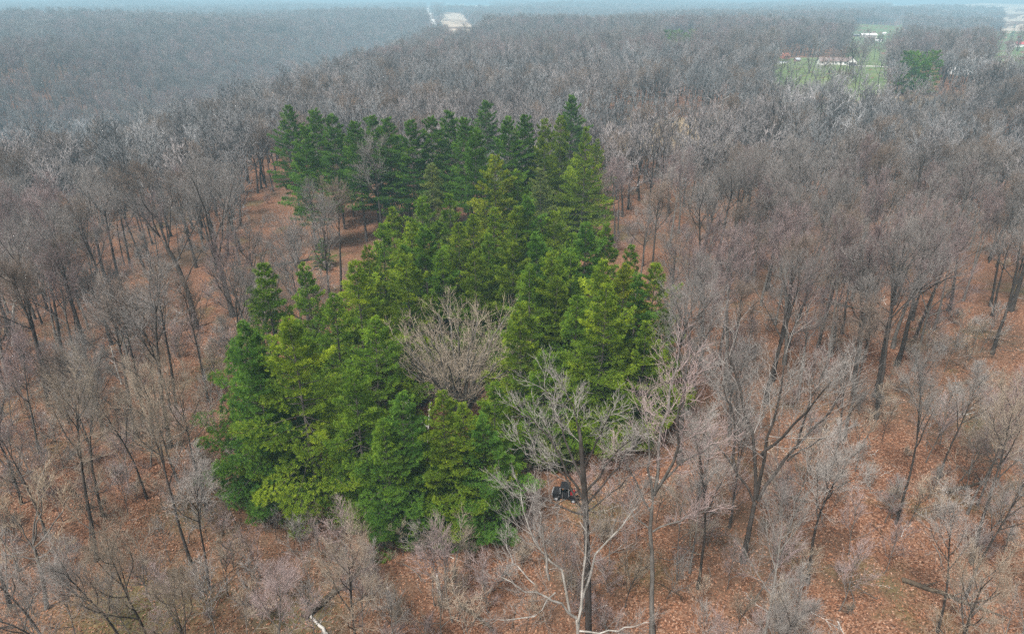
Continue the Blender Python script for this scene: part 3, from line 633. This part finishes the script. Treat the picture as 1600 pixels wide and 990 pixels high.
def snag(px, py, h_, r, lean, label, mat, seed, name="snag"):
    b = at(px, py); rng = np.random.default_rng(seed); P = poly(rng, np.array([[0, 0, -.3]]), unit(np.array([[lean, 0, 1.0]])), np.array([h_ + .3]), 7, .03, 0); Rd = (r * np.array([1.3, 1, .93, .88, .82, .76, .6, .25]))[None]
    o = empty(name, b); link("trunk", tube_mesh("trunk", [(P, Rd, 8)], mat), o)
    Q, Rq = children(rng, P, Rd, 4, .45, .95, 50, lambda Lp, t: Lp * .12 + .2, 3, .2, .15, .05, .015); link("broken_branches", tube_mesh("broken_branches", [(Q, Rq, 5)], mat), o)
    tag(o, label, "dead tree"); HEROES.append((b[0], b[1], 1.0)); return o
snag(687, 928, 2.6, .22, -.05, "pale broken stump standing alone in the leaf litter", DEADPALE, 11, "broken_stump")
snag(652, 742, 11.0, .14, -.06, "tall bleached snag leaning among the pines", DEADPALE, 12)
snag(668, 738, 10.5, .12, -.02, "short bleached snag with stub branches among the pines", DEADPALE, 13)
snag(190, 600, 6.5, .11, .02, "thin whitish dead trunk on the slope facing the oaks", DEADPALE, 14)
snag(80, 380, 13, .18, -.08, "white dead trunk rising from the mauve wood", DEADPALE, 15)

# ------------------------------------------------------------------ off-road vehicle under the trees
def vehicle():
    b = at(884, 778); o = empty("off_road_vehicle", b, R(-14))
    black, red, grey, glass = plain("vehicle_black", (.018, .018, .02), .45), plain("vehicle_red", (.26, .015, .018), .4), plain("vehicle_grey", (.30, .31, .32), .4), plain("vehicle_glass", (.35, .38, .40), .08)
    m = MB(); m.box(-1.45, 1.35, -.55, .55, .42, .72); m.slab([(-1.5, -.6, .98), (-.55, -.6, 1.08), (-.55, .6, 1.08), (-1.5, .6, .98)], .28); m.build("body", black, o)
    MB().box(.45, 1.5, -.62, .62, .74, .80).box(.45, 1.5, -.66, -.60, .80, 1.02).box(.45, 1.5, .60, .66, .80, 1.02).box(1.46, 1.52, -.6, .6, .80, 1.02).build("cargo_bed", black, o)
    MB().box(-.35, .25, -.55, -.04, .74, .92).box(.15, .32, -.55, -.04, .92, 1.4).build("seat", black, o); MB().box(-.35, .25, .04, .55, .74, .92).box(.15, .32, .04, .55, .92, 1.4).build("seat", black, o)
    c = MB()
    for y in (-.62, .58):
        c.box(-.62, -.57, y, y + .04, 1.0, 1.85).box(.38, .43, y, y + .04, .8, 1.85).box(-.62, .43, y, y + .04, 1.85, 1.89)
    c.build("roll_cage", grey, o)
    MB().box(-.62, .43, -.64, .64, 1.9, 1.94).build("roof", black, o)
    MB().slab([(-.80, -.55, 1.10), (-.80, .55, 1.10), (-.60, .55, 1.80), (-.60, -.55, 1.80)], .02).build("windshield", glass, o)
    MB().box(.55, 1.0, -.3, .3, .81, 1.15).build("cargo_box", red, o)
    MB().box(-1.62, -1.5, -.5, .5, .5, .9).build("bumper", grey, o)
    for x in (-1.0, 1.0):
        for y in (-.66, .66): w = MB().wheel((x, y, .34), .34, .26).build("wheel", black, o); MB().wheel((x, y * 1.04, .34), .17, .26, 10).build("rim", grey, w)
    for y in (-.4, .4): MB().box(-1.56, -1.50, y - .1, y + .1, .88, .97).build("headlight", glass, o)
    tag(o, "small dark off-road vehicle with a red box parked under bare branches", "vehicle"); HEROES.append((b[0], b[1], 2.6))
vehicle()

def leafy_sapling():
    b = at(908, 782); rng = np.random.default_rng(5); o = empty("leafy_sapling", b)
    tm, cm = bare_tree(seed=91, Ht=2.0, r0=.03, clear=.1, nl=9, limb=.5, lang=50, sub=(4, 4, 0), tw=.007, matT=BARK_GREY, matC=TW_BROWN)
    link("trunk", tm, o); link("crown", cm, o); n = 220; c = rng.normal(size=(n, 3)) * np.array([.28, .28, .34]) + np.array([0, 0, 1.15])
    d1 = unit(rng.normal(size=(n, 3))) * .09; d2 = unit(np.cross(d1, rng.normal(size=(n, 3)))) * .05
    v_ = np.stack([c - d1, c + d2, c + d1, c - d2], 1).reshape(-1, 3)
    link("leaves", mesh("leaves", v_, [np.arange(4 * n).reshape(-1, 4)], plain("orange_dead_leaf", (.36, .15, .045), .8, .3, 4.0), False), o)
    tag(o, "small sapling holding orange dead leaves beside the off-road vehicle", "sapling"); HEROES.append((b[0], b[1], 1.5))
leafy_sapling()

# ------------------------------------------------------------------ buildings
WHITE, CREAM = plain("white_siding", (.74, .73, .70), .7, .05), plain("cream_siding", (.60, .56, .50), .7, .05)
ROOFB, ROOFW, ROOFR, ROOFG = plain("brown_shingle", (.20, .155, .145), .9), plain("white_metal_roof", (.80, .79, .77), .5, .04), plain("red_metal_roof", (.55, .10, .11), .5, .1), plain("grey_roof", (.32, .33, .35), .7)
PANE, DARKW = plain("window_glass", (.05, .06, .07), .1), plain("dark_door", (.07, .065, .06), .6)
def building(name, label, cat, loc, rz, w, d, hw, hr, wallm, roofm, nwin=4, door=None, porch=False, group=None, over=.5):
    """gabled building, ridge along x, front at -y"""
    o = empty(name, loc, rz); m = MB(); x, y = w / 2, d / 2
    m.box(-x, x, -y, y, -1.5, hw); wl = m
    m.tri((-x, -y, hw), (-x, y, hw), (-x, 0, hw + hr)); m.tri((x, y, hw), (x, -y, hw), (x, 0, hw + hr)); m.build("wall", wallm, o)
    r = MB(); k = hr / y; e = over
    r.slab([(-x - e, -y - e, hw - k * e + .12), (x + e, -y - e, hw - k * e + .12), (x + e, 0, hw + hr + .12), (-x - e, 0, hw + hr + .12)], .11)
    r.slab([(-x - e, .001, hw + hr + .12), (x + e, .001, hw + hr + .12), (x + e, y + e, hw - k * e + .12), (-x - e, y + e, hw - k * e + .12)], .11); r.build("roof", roofm, o)
    for i in range(nwin):
        wx = -x + w * (i + .5) / nwin
        if door and abs(wx - door) < 1.6: continue
        f = MB().box(wx - .75, wx + .75, -y - .06, -y + .02, 1.0, 2.3).build("window", WHITE, o); MB().box(wx - .64, wx + .64, -y - .09, -y - .055, 1.1, 2.2).build("pane", PANE, f)
    if door is not None: MB().box(door - .5, door + .5, -y - .07, -y + .02, 0, 2.1).build("door", DARKW, o)
    tag(o, label, cat, group); return o
BLD = []
def bpos(px, py, r): p = at(px, py); BLD.append((p[0], p[1], r)); return p
hp = bpos(1303, 101, 20)
ho = building("ranch_house", "long white ranch house with brown roof on a green lawn", "house", hp, R(-8), 25, 9, 3.0, 2.4, WHITE, ROOFB, 7, -2.0)
g = MB(); g.box(8.0, 15.5, -8.0, -1.0, -1.5, 3.2); g.tri((8.0, -8.0, 3.2), (15.5, -8.0, 3.2), (11.75, -8.0, 6.3)); g.tri((15.5, -1, 3.2), (8, -1, 3.2), (11.75, -1, 6.3)); g.build("garage_wall", WHITE, ho)
g = MB(); g.slab([(7.4, -8.6, 2.85), (11.75, -8.6, 6.45), (11.75, .5, 6.45), (7.4, .5, 2.85)], .1); g.slab([(11.752, -8.6, 6.45), (16.1, -8.6, 2.85), (16.1, .5, 2.85), (11.752, .5, 6.45)], .1); g.build("garage_roof", ROOFB, ho)
MB().box(9.3, 14.2, -8.08, -7.98, 0, 2.3).build("garage_door", DARKW, ho)
MB().box(-5, -4.1, .6, 1.5, 4.0, 6.6).build("chimney", plain("chimney_brick", (.28, .13, .10)), ho)
MB().box(-12.6, -9.0, -6.4, -4.5, -.1, .12).build("porch", GRAVEL, ho)
dpts = [hp + np.array([12.5, -10, 0]), hp + np.array([17, -16, 0]), hp + np.array([28, -19, 0]), hp + np.array([40, -30, 0])]
strip("driveway", dpts, 5.0, GRAVEL, .30)
def car(px, py, rz, c, label):
    p = at(px, py); p[2] += .33; o = empty("parked_car", p, rz); pm = plain("car_paint", c, .3, .04)
    MB().box(-2.2, 2.2, -.88, .88, .35, .85).slab([(-2.2, -.86, .98), (2.2, -.86, .98), (2.2, .86, .98), (-2.2, .86, .98)], .13).build("body", pm, o)
    k = MB(); k.v = [(-1.9, -.8, .99), (1.0, -.8, .99), (1.0, .8, .99), (-1.9, .8, .99), (-1.4, -.68, 1.5), (.3, -.68, 1.5), (.3, .68, 1.5), (-1.4, .68, 1.5)]; k.q = [(4, 5, 6, 7), (0, 1, 5, 4), (1, 2, 6, 5), (2, 3, 7, 6), (3, 0, 4, 7)]; k.build("cabin", PANE, o)
    MB().box(-1.38, .28, -.67, .67, 1.5, 1.53).build("roof", pm, o)
    for x in (-1.35, 1.35):
        for y in (-.82, .82): MB().wheel((x, y, .33), .33, .2, 10).build("wheel", DARKW, o)
    tag(o, label, "car")
car(1336, 104, R(-30), (.03, .03, .035), "dark car parked on the gravel beside the ranch house garage")
car(677, 44, R(80), (.75, .75, .75), "white car on the pale road before the stubble field"); car(674, 47, R(80), (.7, .7, .72), "second white car following on the pale road")
p = bpos(1223, 99, 8); pool = empty("swimming_pool", p)
a = np.arange(24) * 2 * np.pi / 24; ring = [(5 * math.cos(t), 3 * math.sin(t)) for t in a]; m = MB(); m.v = [(x, y, -.6) for x, y in ring] + [(x, y, 1.2) for x, y in ring]; m.q = [(i, (i + 1) % 24, 24 + (i + 1) % 24, 24 + i) for i in range(24)]; m.build("pool_wall", plain("pool_wall_white", (.7, .72, .74)), pool)
m = MB(); m.v = [(x * .985, y * .985, 1.12) for x, y in ring] + [(0, 0, 1.12)]; m.t = [(i, (i + 1) % 24, 24) for i in range(24)]; m.build("pool_cover", plain("pool_cover_blue", (.35, .45, .50)), pool); tag(pool, "oval above ground pool at the end of the house lawn", "pool")
building("garden_shed", "small reddish shed beside the oval pool", "shed", bpos(1245, 97, 5), R(20), 4.5, 3.5, 2.2, 1.2, plain("shed_red", (.32, .14, .11)), ROOFG, 1, None)
building("pole_barn", "white metal barn with pale roof on the hill lawn", "barn", bpos(1356, 59, 22), R(-6), 26, 13, 4.6, 2.6, CREAM, ROOFW, 4, 3)
building("carport", "low dark open shed attached near the white metal barn", "shed", bpos(1338, 57, 8), R(-6), 10, 6, 2.6, .9, DARKW, ROOFG, 0, None)  # closed dark walls stand in for the shade inside the open shed
building("hill_shed", "little white shed beside the white metal barn", "shed", bpos(1381, 54, 6), R(10), 6, 4.5, 2.4, 1.4, WHITE, ROOFW, 1, None)
building("yard_shed", "white roofed shed half hidden in trees below the metal barn", "shed", bpos(1372, 66, 7), R(-20), 9, 6, 2.6, 1.5, WHITE, ROOFW, 2, None)
building("red_roofed_barn", "long white barn with red metal roof on green lawn", "barn", bpos(1600, 73, 22), R(-4), 30, 11, 3.8, 3.2, WHITE, ROOFR, 6, 2)
building("tree_hidden_house", "pale roofed house half hidden among far bare trees", "house", bpos(1108, 45, 16), R(5), 26, 10, 5.0, 2.6, WHITE, ROOFW, 5, 1)
building("red_outbuilding", "red roofed outbuilding behind bare trees near the dark evergreens", "barn", bpos(1117, 79, 14), R(4), 20, 9, 4.0, 3.4, plain("red_siding", (.36, .10, .09)), ROOFR, 3, None)
building("red_cabin", "small red building behind the oval pool", "shed", bpos(1226, 92, 6), R(30), 8, 5, 3.0, 2.2, plain("cabin_red", (.40, .13, .09)), plain("rust_roof", (.38, .13, .09)), 1, None)
for i, (px, py, w, rf, lab) in enumerate(((700, 7, 26, ROOFW, "pale roofed house beside the far end of the road"), (722, 8, 34, ROOFW, "long white building on the far village lawn"), (742, 12, 40, ROOFW, "widest white building overlooking the stubble field"), (714, 12, 18, ROOFG, "grey roofed house on the far village lawn"), (730, 17, 24, ROOFW, "white roofed shed beside the dark evergreens and stubble field"), (1490, 116, 9, ROOFW, "small white shed glimpsed among trees below the evergreens"), (1518, 116, 14, ROOFG, "grey roofed house glimpsed through the wood beyond the dry clearing"), (1585, 145, 10, ROOFG, "small grey shed buried in the wood beyond the dry clearing"))):
    building("farm_building", lab, "house" if "house" in lab else "building", bpos(px, py, w * .7), R(-10 + 7 * i), w, w * .42, 3.6 + (i < 5) * 2, 2.2, WHITE, rf, 3, None)

# ------------------------------------------------------------------ the wood
rg = np.random.default_rng(11)
def grid(x0, x1, y0, y1, s, jit=.42):
    X, Y = np.meshgrid(np.arange(x0, x1, s), np.arange(y0, y1, s)); X = X + s * .5 * (np.arange(X.shape[0])[:, None] % 2)
    X = X + rg.uniform(-jit, jit, X.shape) * s; Y = Y + rg.uniform(-jit, jit, Y.shape) * s; return X.ravel(), Y.ravel()
def free(x, y, pad=1.0):
    k = np.ones(len(x), bool)
    wx = 6 * np.sin(x * .06 + y * .035) + 5 * np.sin(y * .13 - x * .05); q_ = np.minimum(1, y / 300.0)
    for P in CLEAR: k &= ~inside(x + wx * q_, y + wx * q_ * 1.3, P)
    k |= (rg.random(len(x)) < .05) & (y < 900)
    k &= ~near_line(x, y, rpts, 14.0)
    for a in (PINES, HEROES, BLD):
        for (cx, cy, r) in a: k &= np.hypot(x - cx, y - cy) > r * pad
    return k
def infront(x, y, z=8.0, mx=140, my=160):
    u, v, f = proj(x, y, ground(x, y) + z); return (f > 5) & (u > -mx) & (u < W + mx) & (v < H + my)
STANDPOLY = poly_from([at(345, 760), at(420, 800), at(560, 815), at(700, 850), at(790, 800), at(840, 720), at(960, 690), at(1040, 640), at(1040, 560), at(960, 400), at(930, 330), at(560, 400), at(520, 560), at(400, 650)])
x, y = grid(-260, 260, 30, 300, 6.0)
k = free(x, y) & infront(x, y, 10, 140, 200) & ~inside(x, y, STANDPOLY)
u, v, f = proj(x, y, ground(x, y))
# thinner where the photo shows open leaf litter
dens = np.ones(len(x)); dens[(v > 640) & (u > 960) & (u < 1420)] = .42; dens[(v > 720) & (u > 340) & (u < 1000)] = .0; dens[(v > 960) & (u > 330) & (u < 700)] = .05; dens[(v > 640) & (u < 360)] = .85; dens[(u > 190) & (u < 420) & (v > 430) & (v < 600)] = .12; dens[(v > 640) & (u >= 1420)] = .6; dens[(u > 380) & (u < 590) & (v > 305) & (v < 470)] = .04; dens[(u > 930) & (u < 1160) & (v > 180) & (v < 235)] = .35
dens *= np.where((v < 640) & (v > 250), np.clip(.80 + .75 * np.sin(x * .085 + 1.7 * np.sin(y * .05)) * np.cos(y * .075 + 1.1 * np.sin(x * .06)), .25, 1), 1)
k &= rg.random(len(x)) < dens
x, y, u, v, f = x[k], y[k], u[k], v[k], f[k]
vis = (u > -60) & (u < W + 60); order = np.argsort(np.where(vis, f, 1e6))
LM = [("near the grassy patch", at(215, 955)), ("near the long dark rotting log", at(560, 900)), ("near the leaning oaks", at(280, 500)), ("near the bone white sycamore", at(30, 520)), ("near the straw coloured bushy tree", at(180, 700)),
      ("near the candelabra tree", at(1200, 850)), ("near the dark fallen slope trunk", at(1480, 900)), ("on the slope by the golden pine", at(1130, 560)), ("near the level fallen trunk", at(1330, 480)), ("near the mossy dark log", at(1530, 720)), ("by the glade behind the pines", at(1040, 250)), ("near the end of the back pine row", at(400, 340)), ("in the ravine below the clearing", at(1450, 260)), ("near the whitish dead trunk", at(150, 590)), ("beside the blue green corner pine", at(320, 660)), ("near the white limbed tree", at(880, 950)), ("near the short bleached log end", at(430, 985)), ("near the pale broken stump", at(690, 930)),
      ("near the thin fallen trunk", at(1270, 770)), ("below the full green edge pine", at(1080, 640)), ("near the mossy fanned tree", at(60, 900)), ("uphill of the level fallen trunk", at(1250, 400)), ("beyond the bone white sycamore", at(120, 400)), ("on the bank of the ravine", at(1560, 430))]
def place(xx_, yy_): return LM[int(np.argmin([np.hypot(xx_ - p[0], yy_ - p[1]) for _, p in LM]))][0]
BIG = [(1165, 152, 1.25, "large dark oak standing above the wood beyond the grass glade"), (850, 140, 1.15, "large dark oak standing above the wood behind the back row's middle"), (1003, 128, 1.1, "large oak on the ridge between the back row and the evergreens"), (1372, 238, 1.0, "dark spreading oak in front of the dry clearing"), (1436, 225, 1.0, "second dark spreading oak in front of the dry clearing"), (1300, 150, 1.1, "large bare oak in front of the ranch house lawn"), (1215, 150, 1.05, "large bare oak in front of the oval pool"), (590, 165, 1.0, "dark oak behind the back row's bare trunked pines"), (225, 165, 1.0, "dark oak on the rim of the valley")]
for px, py, s, lab in BIG:
    p = at(px, py); put_tree("bare_tree", p, px * .1, (s * 1.15, s * 1.15, s), (("trunk", VAR[0][0]), ("crown", VAR[0][1])), lab, "tree", "large oaks above the wood")
NI = 290
for n_, i in enumerate(order[:NI]):
    vi = int(rg.choice(8, p=[.17, .16, .15, .14, .08, .10, .08, .12])); tm, cm, hh, desc = VAR[vi]; s = rg.uniform(.82, 1.10)
    if y[i] < 66: tm, cm, hh, desc = CLOSE[int(rg.integers(0, 4))]
    pl = place(x[i], y[i]); size = "tall " if s > 1.02 else "short " if s < .90 else ""; desc = size + desc.replace("tall ", "")
    out = 1 if x[i] > 0 else -1
    put_tree("bare_tree", (x[i], y[i], float(ground(x[i], y[i]))), rg.uniform(0, 6.28), (s * rg.uniform(.9, 1.1), s * rg.uniform(.9, 1.1), s), (("trunk", tm), ("crown", cm)), f"{desc} {pl}", "tree", f"bare trees {pl}", lean=(rg.normal() * .04, rg.normal() * .04 + .03 * out))
rest = order[NI:]
PX, PY = [x[rest]], [y[rest]]; PS = [rg.uniform(.85, 1.12, len(rest))]; PVv = [rg.choice(6, len(rest), p=[.2, .22, .2, .18, .12, .08])]
x, y = grid(-520, 520, 300, 520, 7.0); k = free(x, y) & infront(x, y); x, y = x[k], y[k]; PX.append(x); PY.append(y); PS.append(rg.uniform(.85, 1.15, len(x))); PVv.append(rg.choice(6, len(x), p=[.2, .22, .2, .18, .12, .08]))
for (y0, y1, sp, s0, s1) in ((520, 950, 8.8, .7, 1.25), (950, 2000, 14, .8, 1.6), (2000, 3600, 24, .9, 1.9), (3600, 6300, 36, 1.0, 2.0)):
    x, y = grid(-.86 * y1, .86 * y1, y0, y1, sp); k = (np.abs(x) < .82 * y + 40); x, y = x[k], y[k]; k = free(x, y, 1.2); x, y = x[k], y[k]
    PX.append(x); PY.append(y); PS.append(rg.uniform(s0, s1, len(x))); PVv.append(6 + rg.integers(0, 4, len(x)))
x, y, s, vv = map(np.concatenate, (PX, PY, PS, PVv)); z = ground(x, y); n = len(x)
wide = np.where(y > 950, 1.35, 1.0)
scatter("forest", MID + FAR, np.stack([x, y, z - .2], 1), np.stack([rg.normal(size=n) * .04, rg.normal(size=n) * .04, rg.uniform(0, 6.28, n)], 1), np.stack([s * wide, s * wide, np.minimum(s, 1.25)], 1), vv, label="grey leafless woodland covering the ridges and valley to the horizon", cat="forest")
print("forest trees", n)
# saplings, each its own
x, y = grid(-75, 75, 32, 100, 3.9); k = free(x, y, .8) & infront(x, y, 2, 0, 20) & ~inside(x, y, STANDPOLY); x, y = x[k], y[k]; u, v, f = proj(x, y, ground(x, y))
w_ = np.where((v > 780) & (u > 330) & (u < 1250), 1.0, np.where(u > 960, .38, .62)); k = rg.random(len(x)) < w_; x, y, f = x[k], y[k], f[k]; order = np.argsort(f)[:295]
for i in order:
    tm, cm, hh, desc = SAP[int(rg.integers(0, 4))]; s = rg.uniform(.65, 1.3) * (.62 if 62 < y[i] * 1.0 + 10 and -32 < x[i] < 10 else 1); pl = place(x[i], y[i]); desc = ("knee high " if s < .5 else "short " if s < .82 else "tall " if s > 1.1 else "") + desc
    put_tree("sapling", (x[i], y[i], float(ground(x[i], y[i]))), rg.uniform(0, 6.28), s, (("trunk", tm), ("crown", cm)), f"{desc} {pl}", "sapling", f"saplings {pl}", lean=(rg.normal() * .07, rg.normal() * .07))
print("saplings", len(order))
# low brush
x, y = grid(-230, 230, 30, 260, 2.6, .5); u, v, f = proj(x, y, ground(x, y)); k = infront(x, y, 1, 60, 60) & ~inside(x, y, STANDPOLY) & (rg.random(len(x)) < np.where((u > 380) & (u < 590) & (v < 470), .04, np.where((u > 960) | (y > 80), .15, .36)))
x, y = x[k], y[k]; k = free(x, y, .6); x, y = x[k], y[k]; n = len(x); s = rg.uniform(.5, 1.35, n)
scatter("undergrowth", SHR, np.stack([x, y, ground(x, y) - .05], 1), np.stack([rg.normal(size=n) * .1, rg.normal(size=n) * .1, rg.uniform(0, 6.28, n)], 1), np.stack([s * 1.15, s * 1.15, s], 1), rg.integers(0, 4, n), label="thin leafless brush covering the leaf litter", cat="undergrowth")
print("brush", n)
# sticks and broken branches on the ground
STK = [proto_obj("stick", bare_tree(seed=95 + i, Ht=3.0, r0=.045, clear=.25, nl=4, limb=.32, lang=45, sub=(3, 2, 0), tw=.010, matT=m_, matC=m_, lod=1, bend=.10)) for i, m_ in enumerate((DEADPALE, ROT, BARK_GREY))]
x, y = grid(-110, 110, 30, 130, 3.4, .5); k = infront(x, y, 0, 20, 20) & (rg.random(len(x)) < .55); x, y = x[k], y[k]; n = len(x); s = rg.uniform(.3, 1.3, n)
scatter("fallen_sticks", STK, np.stack([x, y, ground(x, y) + .06], 1), np.stack([np.full(n, math.pi / 2 - .04), rg.uniform(-.1, .1, n), rg.uniform(0, 6.28, n)], 1), np.stack([s, s * .5, s], 1), rg.integers(0, 3, n), label="broken sticks and branches lying in the leaf litter", cat="sticks")
# fallen leaves lying loose on the near ground
n = 130000; u_ = rg.random(n); Y = 28 + 90 * u_ ** .8; X = rg.uniform(-1, 1, n) * (Y * .85 + 12); Z = ground(X, Y)
sz = rg.uniform(.05, .10, n); az = rg.uniform(0, 6.28, n); tl = rg.normal(size=(n, 2)) * .35
c4 = np.array([[-1, -.6], [1, -.6], [1, .6], [-1, .6]]); ca, sa = np.cos(az)[:, None], np.sin(az)[:, None]
dx = (c4[:, 0] * ca - c4[:, 1] * sa) * sz[:, None]; dy = (c4[:, 0] * sa + c4[:, 1] * ca) * sz[:, None]
vz = Z[:, None] + .05 + dx * tl[:, :1] + dy * tl[:, 1:] + rg.uniform(0, .04, (n, 4))
lv = np.stack([X[:, None] + dx, Y[:, None] + dy, vz], -1).reshape(-1, 3)
lm, ln, lb = newmat("fallen_leaf"); la = N(ln, "ShaderNodeAttribute", attribute_name="tone")
ln.links.new(ramp(ln, la.outputs['Fac'], [(0, (.06, .03, .018)), (.45, (.19, .085, .046)), (.8, (.27, .135, .078)), (1, (.36, .23, .16))]).outputs[0], lb.inputs['Base Color'])
lo = link("leaf_litter", mesh("leaf_litter", lv, [np.arange(4 * n).reshape(-1, 4)], lm, False, {"tone": np.repeat(rg.random(n), 4)})); tag(lo, "fallen orange brown leaves strewn over the woodland floor", "leaves", kind="stuff")

# ------------------------------------------------------------------ haze
hm = bpy.data.materials.new("haze"); hm.use_nodes = True; hn = hm.node_tree; hn.nodes.clear(); hv = hn.nodes.new("ShaderNodeVolumePrincipled"); ho_ = hn.nodes.new("ShaderNodeOutputMaterial")
hv.inputs['Color'].default_value = (.48, .77, .92, 1); hv.inputs['Density'].default_value = .00034; hv.inputs['Anisotropy'].default_value = 0.0; hn.links.new(hv.outputs[0], ho_.inputs['Volume'])
zmin = float(zz.min()) - 1.0
hz = MB().box(-6600, 6600, -70, 6600, zmin, 84.0).build("haze", hm); tag(hz, "pale blue haze filling the air over the woodland", "haze", kind="stuff")
